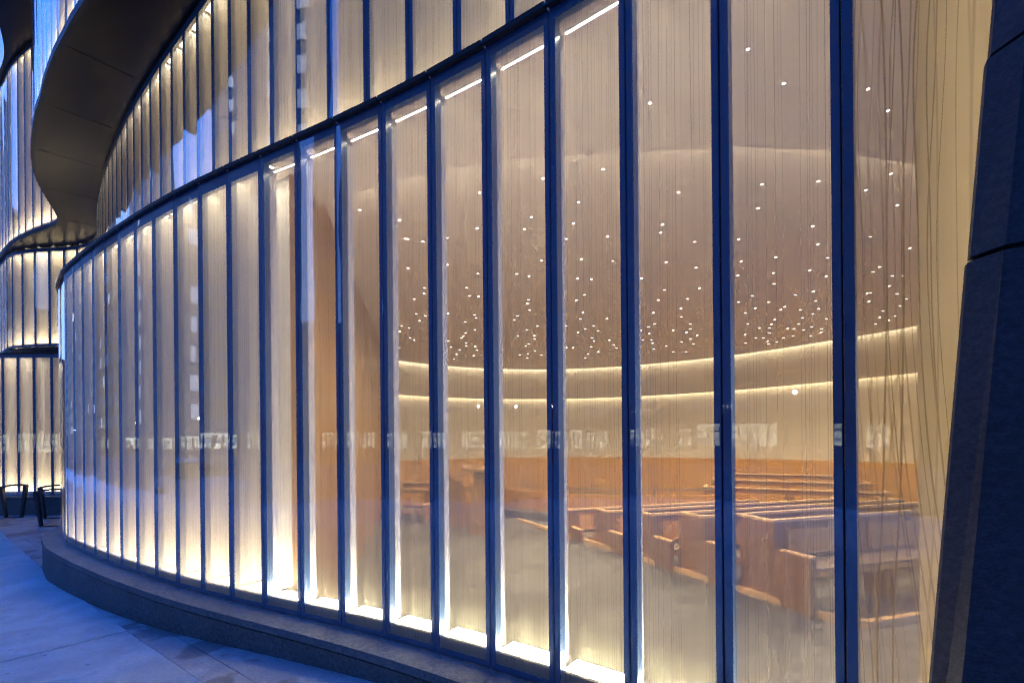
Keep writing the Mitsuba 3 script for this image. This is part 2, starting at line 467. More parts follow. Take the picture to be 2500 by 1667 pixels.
# flashing over the ground tier, one length per panel with an open joint
for i in range(len(GROUND) - 1):
    P, Q = GROUND[i], GROUND[i + 1]
    t, n, L = frame_of(P, Q)
    b = np.array([P[0], P[1], 0.0])
    zz = z_t + (0.09 if i < len(NPATH) - 1 else 0.0)
    obj('flashing', MB().box(b + 0.004 * t - 0.03 * n + (zz + 0.003) * np.array([0, 0, 1]), (L - 0.012) * t, 0.12 * n, [0, 0, 0.02]).box(
        b + 0.004 * t - 0.03 * n + (zz - 0.007) * np.array([0, 0, 1]), (L - 0.012) * t, 0.02 * n, [0, 0, 0.010]).mesh(), 'm_flashing', BLD)

# second tier
seg = resample(np.r_[MPATH[:-1], [[-10.55, 12.2], [-9.6, 11.2], [-8.3, 9.75], [-7.55, 9.0]], T2[:1]], 0.43)
TIER2 = np.r_[seg[:-1], T2, [[0.45, 3.55], [0.86, 3.36]]]
for i in range(len(TIER2) - 1):
    yaw, pitch = RNG.normal(0, 0.004), RNG.normal(0, 0.0012)
    far = i < len(seg) - 4
    if abs(TIER2[i][0] + 1.4) < 0.25:
        yaw, pitch = -0.03, 0.0
    panel(TIER2[i], TIER2[i + 1], z_2 + (0.04 if far else 0), z_s - 0.03, back=0.22, led=(11.0, 22.0), bot=0.06, top=0.09, u0=acc, yaw=yaw, pitch=pitch, weight=0.8)
    acc += 0.43
obj('floor_slab', slab(np.r_[offset(TIER2, -0.02), offset(TIER2, 1.6)[::-1]], z_2 - 0.085, z_2 - 0.003), 'm_flashing', BLD)

# third tier: near bulge reflecting the sky, then the far lit bay
TIER3 = resample(A_EDGE, 0.43)[::-1]
for i in range(len(TIER3) - 1):
    yaw, pitch = RNG.normal(0, 0.004), RNG.normal(0, 0.0012)
    panel(TIER3[i], TIER3[i + 1], z_s + 0.10, z_4 - 0.05, back=0.22, warp=0.00015, led=(20.0, 18.0), bot=0.08, top=0.08, u0=acc, yaw=yaw, pitch=pitch, weight=0.5)
    acc += 0.43
obj('edge_trim', trimesh.util.concatenate([MB().box(np.r_[TIER3[i], z_s - 0.004] - 0.03 * frame_of(TIER3[i], TIER3[i + 1])[1], frame_of(TIER3[i], TIER3[i + 1])[0] * frame_of(TIER3[i], TIER3[i + 1])[2],
    0.05 * frame_of(TIER3[i], TIER3[i + 1])[1], [0, 0, 0.10]).mesh() for i in range(len(TIER3) - 1)]), 'm_flashing', BLD)

# soffit panels between the two edges, with open seams
A_S = c1([(700, -110), (480, 250), (330, 648), (262, 965), (318, 1238), (440, 1455)], 5.2)
B_S = c1([(1700, -330), (1200, 20), (965, 490), (800, 830), (722, 1105), (700, 1315), (640, 1500)], 5.2)
a_fine, b_fine = resample(A_EDGE, 0.06), offset(TIER2, 0.35)[::-1]
b_fine = resample(b_fine, 0.06)


def nearest(path, p):
    return int(np.argmin(np.linalg.norm(path - p, axis=1)))


cutA = [0] + [nearest(a_fine, p) for p in A_S[1:]] + [nearest(a_fine, np.array([-12.2, 12.4])), len(a_fine) - 1]
cutB = [0] + [nearest(b_fine, p) for p in B_S[2:]] + [nearest(b_fine, np.array([-12.4, 12.9])), len(b_fine) - 1]
gap = 0.006
for j in range(len(cutA) - 1):
    a, bb = a_fine[cutA[j]:cutA[j + 1] + 1], b_fine[cutB[j]:cutB[j + 1] + 1]
    if len(a) < 2 or len(bb) < 2:
        continue
    poly = Polygon(np.r_[a, bb[::-1]])
    poly = poly.buffer(0).buffer(-gap)
    for g in getattr(poly, 'geoms', [poly]):
        if g.area > 0.05:
            m = trimesh.creation.extrude_polygon(g, 0.02, engine='earcut')
            m.apply_translation([0, 0, z_s])
            obj('soffit_panel', m, 'm_soffit', BLD)
obj('upper_slab', slab(np.r_[a_fine[::6] + 0.06 * V, offset(b_fine, 0)[::-6] + 2.2 * V], z_s + 0.03, z_s + 0.09), 'm_flashing', BLD)

# fourth tier and its soffit at the top left corner
T4E = np.r_[[[-9.4, 9.3], [-10.6, 10.2]], c1([(35, 0), (50, 130), (70, 230), (75, 310), (65, 370), (40, 430), (20, 500)], 10.0), [[-15.2, 14.6]]]
T4P = resample(T4E, 0.43)[::-1]
back4 = offset(TIER3, 0.5)
pl = Polygon(np.r_[resample(T4E, 0.1), offset(TIER3, 0.3)[:26]]).buffer(0)
for g in getattr(pl, 'geoms', [pl]):
    m = trimesh.creation.extrude_polygon(g, 0.02, engine='earcut')
    m.apply_translation([0, 0, z_4])
    obj('soffit_panel', m, 'm_soffit', BLD)
for i in range(len(T4P) - 1):
    panel(T4P[i], T4P[i + 1], z_4 + 0.02, z_4 + 3.2, back=0.22, led=(3.0, 3.0), bot=0.08, top=0.08, u0=acc, weight=0.2, fin=False, side=4.0)
    acc += 0.43
roof_poly = Polygon(np.r_[offset(TIER3, 0.3), [[6, 9], [-6, 22], [-15, 22]]]).buffer(0)
obj('roof', trimesh.util.concatenate([slab(np.array(g.exterior.coords), z_4 + 0.03, z_4 + 0.2) for g in getattr(roof_poly, 'geoms', [roof_poly])]), 'm_flashing', BLD)

# ------------------------------------------------------------------ plinth: coping stones on a base course
gz_s = np.array([-400, -40, -17.6, -9.76, -6.35, -3.64, 0, 4, 12, 400.0])
gz_z = np.array([-0.52, -0.46, -0.40, -0.367, -0.276, -0.15, 0.0, 0.12, 0.35, 0.6])
gz = PchipInterpolator(gz_s, gz_z)


def ground_z(x, y):
    return gz(np.asarray(x) * U[0] + np.asarray(y) * U[1])


def strip(path_a, path_b, za, zb_):
    """closed solid between two parallel paths"""
    n = len(path_a)
    v = np.r_[np.c_[path_a, np.full(n, za)], np.c_[path_b, np.full(n, za)], np.c_[path_b, np.full(n, zb_)], np.c_[path_a, np.full(n, zb_)]]
    f = []
    for i in range(n - 1):
        for r0, r1 in ((0, 1), (1, 2), (2, 3), (3, 0)):
            a, b, c, d = r0 * n + i, r0 * n + i + 1, r1 * n + i + 1, r1 * n + i
            f += [[a, b, c], [a, c, d]]
    for i in (0, n - 1):
        q = [i, n + i, 2 * n + i, 3 * n + i]
        f += [[q[0], q[1], q[2]], [q[0], q[2], q[3]]]
    m = trimesh.Trimesh(v, f, process=False)
    m.fix_normals()
    return m


gf = resample(GROUND, 0.1)
step = 17
for j in range(0, len(gf) - 1, step):
    s = gf[max(0, j - 1):min(len(gf), j + step + 2)]
    lo = 1 if j > 0 else 0
    hi = lo + min(step, len(gf) - 1 - j)
    o_, i_ = offset(s, -0.205)[lo:hi + 1], offset(s, 0.02)[lo:hi + 1]
    jn = 0.003
    for e in (o_, i_):
        d0, d1 = e[1] - e[0], e[-1] - e[-2]
        e[0] += d0 / np.linalg.norm(d0) * jn
        e[-1] -= d1 / np.linalg.norm(d1) * jn
    mid = o_ * 0.965 + i_ * 0.035
    st = trimesh.util.concatenate([strip(o_, i_, z_b - 0.060, z_b - 0.010), strip(mid, o_ * 0.9 + i_ * 0.1, z_b - 0.010, z_b - 0.004)])
    n_ = len(o_)
    st = strip(o_, i_, z_b - 0.062, z_b - 0.012)
    v = st.vertices.copy()
    v[3 * n_:4 * n_, :2] = mid                                        # small weathered bevel on the front arris
    v[2 * n_:3 * n_, 2] = z_b - 0.004
    st.vertices = v
    obj('coping_stone', st, 'm_coping', BLD)
    o2, i2 = offset(s, -0.190)[lo:hi + 1], offset(s, 0.02)[lo:hi + 1]
    for e in (o2, i2):
        d0, d1 = e[1] - e[0], e[-1] - e[-2]
        e[0] += d0 / np.linalg.norm(d0) * 0.002
        e[-1] -= d1 / np.linalg.norm(d1) * 0.002
    obj('base_stone', strip(o2, i2, z_b - 1.4, z_b - 0.078), 'm_base_stone', BLD)
obj('plinth_core', strip(offset(gf, -0.165), offset(gf, 0.02), z_b - 1.4, z_b - 0.066), 'm_flashing', BLD)
obj('plinth_core', strip(offset(gf, 0.022), offset(gf, 0.13), FLOOR - 0.2, z_b + 0.004), 'm_lining', BLD, uv=np.zeros((4 * len(gf), 2)))

# ------------------------------------------------------------------ ground, pavement
gx, gy = np.meshgrid(np.r_[-400, -200, -100, -60, np.linspace(-40, 40, 81), 60, 100, 200, 400], np.r_[-400, -200, -100, -60, np.linspace(-40, 40, 81), 60, 100, 200, 400], indexing='ij')
nn = gx.shape[1]
ii, jj = np.meshgrid(np.arange(gx.shape[0] - 1), np.arange(nn - 1), indexing='ij')
a = (ii * nn + jj).ravel()
FOOT = Polygon(np.r_[offset(gf, -0.12), [[9, -5], [14, 4], [12, 22], [-20, 24], [-20, 12.9]]]).buffer(0)


def drape(poly, lift, thick):
    out = []
    for g in getattr(poly, 'geoms', [poly]):
        if g.area < 0.003:
            continue
        m = trimesh.creation.extrude_polygon(g.segmentize(0.35), thick, engine='earcut')
        m.vertices[:, 2] += ground_z(m.vertices[:, 0], m.vertices[:, 1]) + lift - thick
        out.append(m)
    return trimesh.util.concatenate(out) if out else None


def street_box(s0, s1, q0, q1):
    return Polygon([tuple(s * U + q * V) for s, q in ((s0, q0), (s1, q0), (s1, q1), (s0, q1))])


gm = trimesh.Trimesh(np.c_[gx.ravel(), gy.ravel(), ground_z(gx, gy).ravel() - 0.05 - 1.0 * (((gx * V[0] + gy * V[1]) > -5.0).ravel())], np.r_[np.c_[a, a + nn, a + nn + 1], np.c_[a, a + nn + 1, a + 1]], process=False)
tag(obj('ground', gm, 'm_ground', smooth=True), 'dark ground under the pavement', kind='structure')


def patch(s0, s1, q0, q1, lift=0.0, thick=0.03, n=(6, 6), tilt=0.0):
    """a slab in street coordinates: s along the street, q from the street towards the building, following the slope"""
    ss, qq = np.meshgrid(np.linspace(s0, s1, n[0]), np.linspace(q0, q1, n[1]), indexing='ij')
    x, y = ss * U[0] + qq * V[0], ss * U[1] + qq * V[1]
    zt = ground_z(x, y) + lift + tilt * (ss - s0)
    k = n[1]
    v = np.r_[np.c_[x.ravel(), y.ravel(), zt.ravel()], np.c_[x.ravel(), y.ravel(), zt.ravel() - thick]]
    N = x.size
    i, j = np.meshgrid(np.arange(n[0] - 1), np.arange(n[1] - 1), indexing='ij')
    a = (i * k + j).ravel()
    f = [np.c_[a, a + k, a + k + 1], np.c_[a, a + k + 1, a + 1]]
    rim = [*range(0, k)] + [r * k + k - 1 for r in range(1, n[0])] + [(n[0] - 1) * k + c for c in range(k - 2, -1, -1)] + [r * k for r in range(n[0] - 2, -1, -1)]
    rim = np.array(rim)
    p, q = rim[:-1], rim[1:]
    f += [np.c_[p, q, q + N], np.c_[p, q + N, p + N]]
    return trimesh.Trimesh(v, np.vstack(f), process=False)


SB, QB = (-3.1 * U[0] + 4.25 * U[1]), 0.0
bpts = np.array([[-6.35, 6.58], [-4.8, 5.43], [-3.38, 4.2], [-2.07, 3.15]])
QB = float(np.mean(bpts @ V))
sj = bpts @ U
joints = [sj[0] - 1.75 * k for k in range(9, 0, -1)] + list(sj) + [sj[-1] + 1.6 * k for k in range(1, 5)]
tag(obj('pavement', patch(-70, 30, QB - 8.0, QB - 0.02, lift=-0.014, thick=0.02, n=(60, 8)), 'm_strip'), 'pale frosted concrete pavement beside the glass building', kind='structure')
for j in range(len(joints) - 1):
    for r in range(3):
        g = 0.0022
        obj('slab', patch(joints[j] + g, joints[j + 1] - g, QB - 1.75 * (r + 1) + g, QB - 1.75 * r - g, lift=RNG.normal(0, 0.0015), tilt=RNG.normal(0, 0.0008)), 'm_pave', 'pavement')
tag(obj('border_strip', patch(-45, 14, QB + 0.004, QB + 0.20, lift=-0.003, n=(80, 3)), 'm_strip'), 'narrow darker concrete strip between pavement and plinth', kind='structure')
tag(obj('plinth_apron', drape(street_box(-45, 14, QB + 0.2, QB + 9.0).difference(FOOT), -0.02, 0.02), 'm_strip'), 'darker damp concrete along the foot of the plinth', kind='structure')
sa = [sj[0] - 1.9 * k for k in range(10, 0, -1)] + list(sj - 0.25) + [sj[-1] + 1.35 * k for k in range(1, 5)]
for j in range(len(sa) - 1):
    for q0, q1, o, mt in ((0.206, 2.2, 0.0, 'm_strip'), (2.208, 4.6, 0.5, 'm_pave'), (4.608, 7.2, 0.9, 'm_pave')):
        m = drape(street_box(sa[j] + o + 0.002, sa[j + 1] + o - 0.002, QB + q0, QB + q1).difference(FOOT), -0.004, 0.014)
        if m is not None:
            obj('slab', m, mt, 'plinth_apron')
KERB = QB - 5.3
tag(obj('kerb', patch(-80, 40, KERB - 0.15, KERB - 0.006, lift=0.0, thick=0.16, n=(80, 2)), 'm_concrete'), 'concrete kerb', kind='structure')
tag(obj('road', patch(-160, 60, KERB - 18.0, KERB - 0.16, lift=-0.14, thick=0.02, n=(90, 6)), 'm_road'), 'asphalt road beyond the kerb', kind='structure')
tag(obj('far_pavement', patch(-160, 60, KERB - 26.0, KERB - 18.0, lift=-0.01, thick=0.15, n=(90, 4)), 'm_concrete'), 'pavement on the far side of the road', kind='structure')

# ------------------------------------------------------------------ leaning stone pier at the right
RW = trimesh.creation


def pier_edge(x, y, Y):
    a = px(x, y, 1.0)
    dx, dy = x - 1250, y - 1075.5
    A, B = dx * math.cos(_r) + dy * math.sin(_r), -dx * math.sin(_r) + dy * math.cos(_r)
    return np.array([A / 1180 * Y, Y, Z(-B / 1180 * Y)])


E1 = [pier_edge(2438, 0, 1.30), pier_edge(2262, 1700, 1.30)]
E2 = [pier_edge(2457, 645, 1.215), pier_edge(2340, 1667, 1.215)]


def on(E, z):
    s = (z - E[0][2]) / (E[1][2] - E[0][2])
    p = E[0] + s * (E[1] - E[0])
    return p


PIER = thing('stone_pier', 'dark leaning granite pier of stacked blocks at the right end of the glass wall', 'pier')
cuts = [float(ground_z(1.3, 1.0)) - 0.1, Z(0.475), Z(1.02), Z(3.6)]
for j in range(3):
    lo, hi = cuts[j] + (0.007 if j else 0), cuts[j + 1] - 0.007
    sh = [0.0, 0.006, 0.014][j]
    ring = []
    for z in (lo, hi):
        a, b = on(E1, z) + [sh, 0, 0], on(E2, z) + [sh * 0.6, 0, 0]
        # back along the reveal towards the glass, and right along the street front
        ring.append([a + [0.02, 0.03, 0], a + [0, 0, 0], b, b + [0.006, -0.006, 0], b + [1.3, -1.00, 0], a + [1.3, -0.70, 0]])
    v = np.array(ring[0] + ring[1])
    k = 6
    f = [[0, i + 1, i] for i in range(1, k - 1)] + [[k, k + i, k + i + 1] for i in range(1, k - 1)]
    for i in range(k):
        q = (i + 1) % k
        f += [[i, q, k + q], [i, k + q, k + i]]
    m = trimesh.Trimesh(v, f, process=False)
    m.fix_normals()
    obj('block', m, 'm_pier', PIER)
core = []
for z in (cuts[0], cuts[3]):
    a, b = on(E1, z), on(E2, z)
    core.append([a + [0.03, 0.02, 0], b + [0.03, 0.012, 0], b + [1.29, -0.96, 0], a + [1.29, -0.70, 0]])
obj('core', MB().hexa(core[0] + core[1]).mesh(), 'm_flashing', PIER)

# ------------------------------------------------------------------ sanctuary behind the glass
RW = np.array([[-3.75, 14.6], [-1.9, 16.2], [0.4, 16.95], [2.4, 16.9], [4.6, 16.0], [6.8, 14.3], [8.3, 12.3], [9.25, 10.6], [9.6, 8.6]])
RWs = resample(RW, 0.35)
room = np.r_[offset(GROUND[iT - 4:], 0.10), [[4.2, 1.6], [9.9, 6.5]], RWs[::-1], [[-5.4, 12.0]]]
tag(obj('floor', slab(np.r_[offset(GROUND[iT - 4:], 0.06), [[4.2, 1.6], [10.6, 6.5]], offset(RWs, 0.5)[::-1], [[-6.4, 12.0]]], FLOOR - 0.05, FLOOR), 'm_floor'), 'grey mottled stone floor of the hall inside', kind='structure')
STEP = np.r_[offset(TIER2, 0.24)[len(seg) - 1:-2], [[0.98, 3.86], [1.78, 3.79], [2.54, 3.85], [3.42, 4.06], [5.5, 5.0], [10.6, 8.2]]]
PERIM = z_t + 0.004
outer = offset(GROUND[iT - 4:], 0.005)
cm = slab(np.r_[outer, [[4.2, 1.6], [10.6, 6.5]], STEP[::-1]], PERIM, PERIM + 0.012)
obj('edge_ceiling', cm, 'm_ceiling', BLD)
obj('ceiling', slab(np.r_[STEP[:-1], [[9.5, 7.6]], offset(RWs, -0.14)[::-1], [[-6.4, 12.0]]], CEIL, CEIL + 0.004), 'm_ceiling', BLD)
obj('ceiling_step', strip(resample(STEP, 0.2) , offset(resample(STEP, 0.2), -0.02), PERIM + 0.0125, CEIL + 0.03), 'm_ceiling', BLD, smooth=30)
sp = resample(STEP, 0.2)
sq_ = offset(sp, 0.004)
nn_ = len(sp)
vv_ = np.r_[np.c_[sq_, np.full(nn_, PERIM + 0.015)], np.c_[sq_, np.full(nn_, PERIM + 0.085)]]
ff_ = []
for i in range(nn_ - 1):
    ff_ += [[i, i + 1, nn_ + i + 1], [i, nn_ + i + 1, nn_ + i]]
cl_ = trimesh.Trimesh(vv_, ff_, process=False)
if cl_.face_normals[0] @ np.r_[V, 0] < 0:
    cl_.invert()
obj('ceiling_cove_light', cl_, 'm_lamp', BLD, emit=np.array([1, 0.9, 0.68]) * 9.0, weight=12)
obj('terrace', slab(np.r_[offset(GROUND[iT - 8:], 0.0), [[4.2, 1.6], [10.6, 6.5]], STEP[::-1]], PERIM + 0.014, PERIM + 0.026), 'm_flashing', BLD)
t2o = offset(TIER2, 0.0)
obj('fascia', strip(offset(TIER2, 0.02), offset(TIER2, 0.12), PERIM + 0.03, z_2 - 0.004), 'm_flashing', BLD, smooth=30)
stepp = Polygon(np.r_[STEP, offset(RWs, 0.5)[::-1], [[-6.4, 12.0]]]).buffer(0).buffer(-0.05)
# curved rear wall in two fields, each washed by a lamp slot at its head
w_mid = Z(1.47)
low = RWs
obj('curved_wall', strip(RWs, offset(RWs, 0.05), Z(1.45), CEIL + 0.08), 'm_cove_wall', BLD, smooth=30)
obj('curved_wall', strip(offset(RWs, 0.18), offset(RWs, 0.3), FLOOR, Z(1.53)), 'm_cove_wall', BLD, smooth=30)
obj('cove_lid', strip(offset(RWs, -0.2), offset(RWs, -0.001), CEIL + 0.075, CEIL + 0.09), 'm_cove_wall', BLD, smooth=30)
for path, z, e in ((offset(RWs, -0.125), CEIL + 0.055, 8.0), (offset(RWs, 0.06), Z(1.515), 7.5)):
    n_ = len(path)
    q = offset(path, 0.10)
    v = np.r_[np.c_[path, np.full(n_, z)], np.c_[q, np.full(n_, z)]]
    f = []
    for i in range(n_ - 1):
        f += [[i, i + 1, n_ + i + 1], [i, n_ + i + 1, n_ + i]]
    m = trimesh.Trimesh(v, f, process=False)
    if m.face_normals[0][2] > 0:
        m.invert()
    obj('cove_light', m, 'm_lamp', BLD, emit=np.array([1, 0.91, 0.66]) * e, weight=8)
# wainscot boards along the rear wall
wp = resample(offset(RWs, 0.14), 0.62)
for i in range(len(wp) - 1):
    t, n, L = frame_of(wp[i], wp[i + 1])
    obj('wainscot_board', MB().box(np.r_[wp[i], FLOOR] + 0.004 * t, (L - 0.008) * t, -0.03 * n, [0, 0, Z(-0.60) - FLOOR]).mesh(), 'm_wood', BLD)
# side walls: timber wall on the left, plaster return behind the last panel on the right
SWa, SWb = np.array([-1.76, 4.14]), np.array([-3.75, 14.6])
d = (SWb - SWa) / np.linalg.norm(SWb - SWa)
nl = np.array([-d[1], d[0]])
for i in range(9):
    p0 = SWa + d * i * 1.19
    obj('timber_board', MB().box(np.r_[p0, FLOOR], np.r_[d * 1.182, 0], np.r_[nl * 0.12, 0], [0, 0, CEIL - FLOOR - 0.003]).mesh(), 'm_wood_dark' if i % 1 == 0 else 'm_wood', BLD)
P20, P22 = T1[20], T1[22]
t, n, L = frame_of(P20, P22)
b = np.r_[P20, FLOOR]
obj('plaster_wall', MB().box(b + 0.19 * t + 0.30 * n, 1.6 * t, 0.16 * n, [0, 0, CEIL - FLOOR - 0.003]).mesh(), 'm_wall', BLD)
obj('switch_plate', MB().box(b + 0.275 * t + 0.29 * n + [0, 0, Z(-0.20) - FLOOR], 0.055 * t, 0.01 * n, [0, 0, 0.10]).mesh(), 'm_spandrel', BLD)

# recessed lamps in the ceiling, each a small bright lens; a few in ten throw the light that reaches the pews
S = 2.6128
STARS = [(1500 + x / S, y / S) for x, y in [(265, 672), (895, 340), (1120, 562), (940, 943), (437, 1245), (970, 1203), (1327, 1190), (942, 1355), (1290, 1475), (332, 1448), (318, 1500), (535, 1562), (815, 1552)]]
STARS += [(1500 + x / S, 550 + y / S) for x, y in [(1320, 155), (12, 238), (350, 252), (540, 290), (828, 255), (1050, 232), (1380, 242), (190, 353), (805, 345), (1035, 333), (1265, 320), (1370, 360), (335, 428),
    (560, 422), (1035, 402), (295, 493), (483, 487), (895, 476), (1170, 474), (1285, 455), (1630, 473), (808, 515), (1000, 518), (1300, 515), (263, 572), (440, 548), (440, 603), (850, 583), (915, 556), (1075, 567),
    (1100, 548), (1200, 572), (1315, 565), (270, 645), (230, 664), (180, 685), (235, 705), (388, 687), (497, 648), (497, 682), (473, 702), (540, 722), (865, 655), (938, 684), (1035, 630), (1015, 660), (1003, 684),
    (1000, 713), (1118, 688), (1158, 690), (1190, 662), (1212, 622), (1280, 600), (1270, 680), (1220, 698), (1335, 693), (1330, 717), (1367, 632), (193, 744), (248, 745), (255, 768), (262, 805), (340, 787), (440, 762),
    (495, 744), (515, 775), (385, 824), (468, 827), (845, 722), (913, 747), (962, 746), (848, 775), (990, 768), (993, 785), (1045, 772), (1090, 748), (1150, 737), (1265, 738)]]
STARS += [(1000 + x / S, 550 + y / S) for x, y in [(455, 15), (757, 25), (1022, 92), (1285, 82), (262, 73), (108, 93), (10, 75), (262, 243), (455, 304), (862, 228), (1115, 224), (1317, 238), (703, 310), (780, 326), (1090, 346),
    (1178, 353), (10, 262), (113, 388), (108, 425), (45, 460), (380, 392), (398, 446), (457, 450), (773, 477), (767, 500), (780, 543), (1080, 485), (1132, 450), (57, 555), (115, 566), (78, 597), (260, 555), (428, 568),
    (438, 585), (368, 610), (702, 577), (680, 602), (1120, 563), (1102, 604), (1273, 605), (10, 642), (430, 664), (370, 682), (355, 702), (343, 714), (760, 669), (828, 646), (808, 705), (808, 725), (703, 705), (1012, 648),
    (1187, 651), (1133, 670), (1088, 690), (1215, 683), (1175, 727), (1187, 745), (1285, 744), (15, 705), (40, 722), (258, 730), (372, 745), (372, 765), (275, 768), (330, 787), (430, 768), (440, 793), (310, 817), (293, 848),
    (418, 826), (770, 760), (752, 770), (810, 802), (713, 828), (765, 822), (850, 828), (760, 848), (1010, 785), (1053, 786), (1170, 782), (1313, 775), (1330, 795), (1147, 829), (1215, 814), (1130, 855)]]
STARS += [(2000 + x / 2.614, y / 2.614) for x, y in [(350, 607), (475, 748), (25, 1190), (490, 1150), (325, 1252), (525, 1352), (350, 1550)]]
STARS += [(2000 + x / 2.614, 550 + y / 2.614) for x, y in [(405, 307), (360, 337), (485, 364), (555, 366), (600, 190), (465, 430), (343, 470), (513, 480), (333, 525), (573, 513), (530, 558), (423, 587), (500, 620), (458, 648), (400, 628), (373, 668)]]
STARS += [(1000 + x / S, y / S) for x, y in [(1265, 1090), (1105, 1297), (1070, 1432), (803, 1386), (475, 1225), (880, 1142)]]
STARS += [(500 + x / S, 600 + y / S) for x, y in [(1250, 68), (1268, 500), (1255, 533), (1250, 640)]] + [(888.5, 506), (985, 532), (998.7, 578)]
roomp = Polygon(room).buffer(0).buffer(-0.25)
from shapely.geometry import Point
lens = trimesh.creation.cylinder(radius=1.0, height=0.004, sections=10)
ring = trimesh.creation.annulus(r_min=1.02, r_max=1.25, height=0.0015, sections=10)
dome = trimesh.creation.icosphere(subdivisions=2, radius=1.0).slice_plane([0, 0, 0], [0, 0, -1])
disk = trimesh.Trimesh(np.array([[math.cos(a), math.sin(a), 0] for a in np.linspace(0, 2 * math.pi, 11)[:-1]]), [[0, i + 1, i] for i in range(1, 9)], process=False)
nstar = 0
for k, (x, y) in enumerate(STARS):
    p, zc = px(x, y, 2.47), CEIL
    if not roomp.contains(Point(*p)):
        continue
    if not stepp.contains(Point(*p)):
        p, zc = px(x, y, 2.285), PERIM
        if not roomp.contains(Point(*p)) or stepp.contains(Point(*p)):
            continue
    rad = 0.0055 + 0.0019 * min(p[1], 13)
    key = thing('ceiling_light', 'tiny round recessed lamp shining in the pinkish hall ceiling', 'ceiling light', 'recessed lamps scattered over the hall ceiling')
    for nm, src, mt in (('lens', disk, 'm_lamp'), ('trim', ring, 'm_ceiling')):
        m = src.copy()
        m.vertices *= [rad, rad, 1]
        m.apply_translation([p[0], p[1], zc - 0.004])
        obj(nm, m, mt, key, emit=np.array([1, 0.92, 0.74]) * 10.0 if nm == 'lens' else None, weight=0.4)
    nstar += 1
    if k % 9 == 4:
        scene[f'lamp_beam_{k:03d}'] = {'type': 'spot', 'to_world': T().look_at(origin=[p[0], p[1], zc - 0.03], target=[p[0], p[1], 0], up=[0, 1, 0]), 'intensity': rgb(10.0, 8.2, 5.2), 'cutoff_angle': 70.0, 'beam_width': 45.0,
                                       'sampling_weight': 3.0}

# pews: the nearest rows end on the timber kerb of the aisle and step down towards the middle
rr, ee = np.array([0.958, 0.287, 0.0]), np.array([-0.287, 0.958, 0.0])
up = np.array([0, 0, 1.0])


def pew(x, y, ztop, length, label, r=rr, e=ee):
    """seat towards the glass: tall back along r, low arm panels in front of it"""
    p = thing('pew', label, 'pew', 'wooden pews in the hall')
    o = np.array([x, y, 0.0])
    zt, zf = Z(ztop), Z(ztop) - 0.93
    wide = length - 0.14
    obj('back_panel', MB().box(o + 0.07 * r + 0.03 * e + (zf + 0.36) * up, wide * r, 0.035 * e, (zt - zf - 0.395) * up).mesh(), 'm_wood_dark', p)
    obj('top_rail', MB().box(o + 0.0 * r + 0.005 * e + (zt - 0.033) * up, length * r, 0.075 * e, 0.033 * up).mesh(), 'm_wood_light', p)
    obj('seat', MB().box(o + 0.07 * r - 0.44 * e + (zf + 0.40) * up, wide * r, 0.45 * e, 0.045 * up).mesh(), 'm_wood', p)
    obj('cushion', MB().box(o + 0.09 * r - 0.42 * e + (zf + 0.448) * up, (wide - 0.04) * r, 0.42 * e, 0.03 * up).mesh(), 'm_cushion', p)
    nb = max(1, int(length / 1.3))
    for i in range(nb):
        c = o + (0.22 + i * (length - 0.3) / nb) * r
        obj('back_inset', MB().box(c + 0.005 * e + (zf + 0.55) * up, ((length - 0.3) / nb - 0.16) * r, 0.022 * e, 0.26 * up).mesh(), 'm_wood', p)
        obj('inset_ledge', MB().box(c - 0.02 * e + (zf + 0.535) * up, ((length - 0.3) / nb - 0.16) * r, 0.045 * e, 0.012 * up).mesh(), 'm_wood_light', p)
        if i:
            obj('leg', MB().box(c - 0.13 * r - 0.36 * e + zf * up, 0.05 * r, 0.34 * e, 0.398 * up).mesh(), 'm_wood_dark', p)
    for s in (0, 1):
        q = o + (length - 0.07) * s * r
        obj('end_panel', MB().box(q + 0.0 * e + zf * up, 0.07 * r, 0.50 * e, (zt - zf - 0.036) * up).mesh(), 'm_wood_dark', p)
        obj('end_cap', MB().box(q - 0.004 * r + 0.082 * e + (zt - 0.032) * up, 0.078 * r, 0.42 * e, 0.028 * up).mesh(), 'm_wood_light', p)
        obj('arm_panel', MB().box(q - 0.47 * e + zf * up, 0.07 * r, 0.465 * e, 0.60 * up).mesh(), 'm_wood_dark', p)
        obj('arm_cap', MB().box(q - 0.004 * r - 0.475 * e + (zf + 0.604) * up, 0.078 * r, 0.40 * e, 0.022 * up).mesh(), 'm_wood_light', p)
    return p


ROWS = [(2.90, 5.38, -0.91), (2.46, 6.27, -1.0), (2.03, 7.13, -1.1), (1.57, 8.07, -1.19), (1.06, 9.09, -1.3)]
names = ['wooden pew nearest the stone pier, its end facing the grey aisle', 'second wooden pew back from the stone pier along the aisle', 'third wooden pew back from the stone pier along the aisle',
         'fourth wooden pew back from the stone pier along the aisle', 'farthest of the wooden pews lined up along the aisle']
for (x, y, z), nm in zip(ROWS, names):
    pew(x, y, z, 5.2, nm)
r2, e2 = np.array([0.88, -0.475, 0.0]), np.array([0.475, 0.88, 0.0])
for (x, y, z, L_), nm in zip([(4.3, 10.9, -1.06, 3.4), (4.9, 11.9, -0.98, 3.2), (5.5, 12.9, -0.90, 3.0)],
                             ['slanting wooden pew behind the straight rows, nearest of the three by the rear wall', 'slanting wooden pew in the middle of the three by the rear wall', 'slanting wooden pew closest to the curved rear wall']):
    pew(x, y, z, L_, nm, r2, e2)
pew(-3.05, 11.7, -1.12, 1.25, 'short wooden pew by the timber wall at the far end of the aisle', np.array([0.96, -0.28, 0]), np.array([0.28, 0.96, 0]))
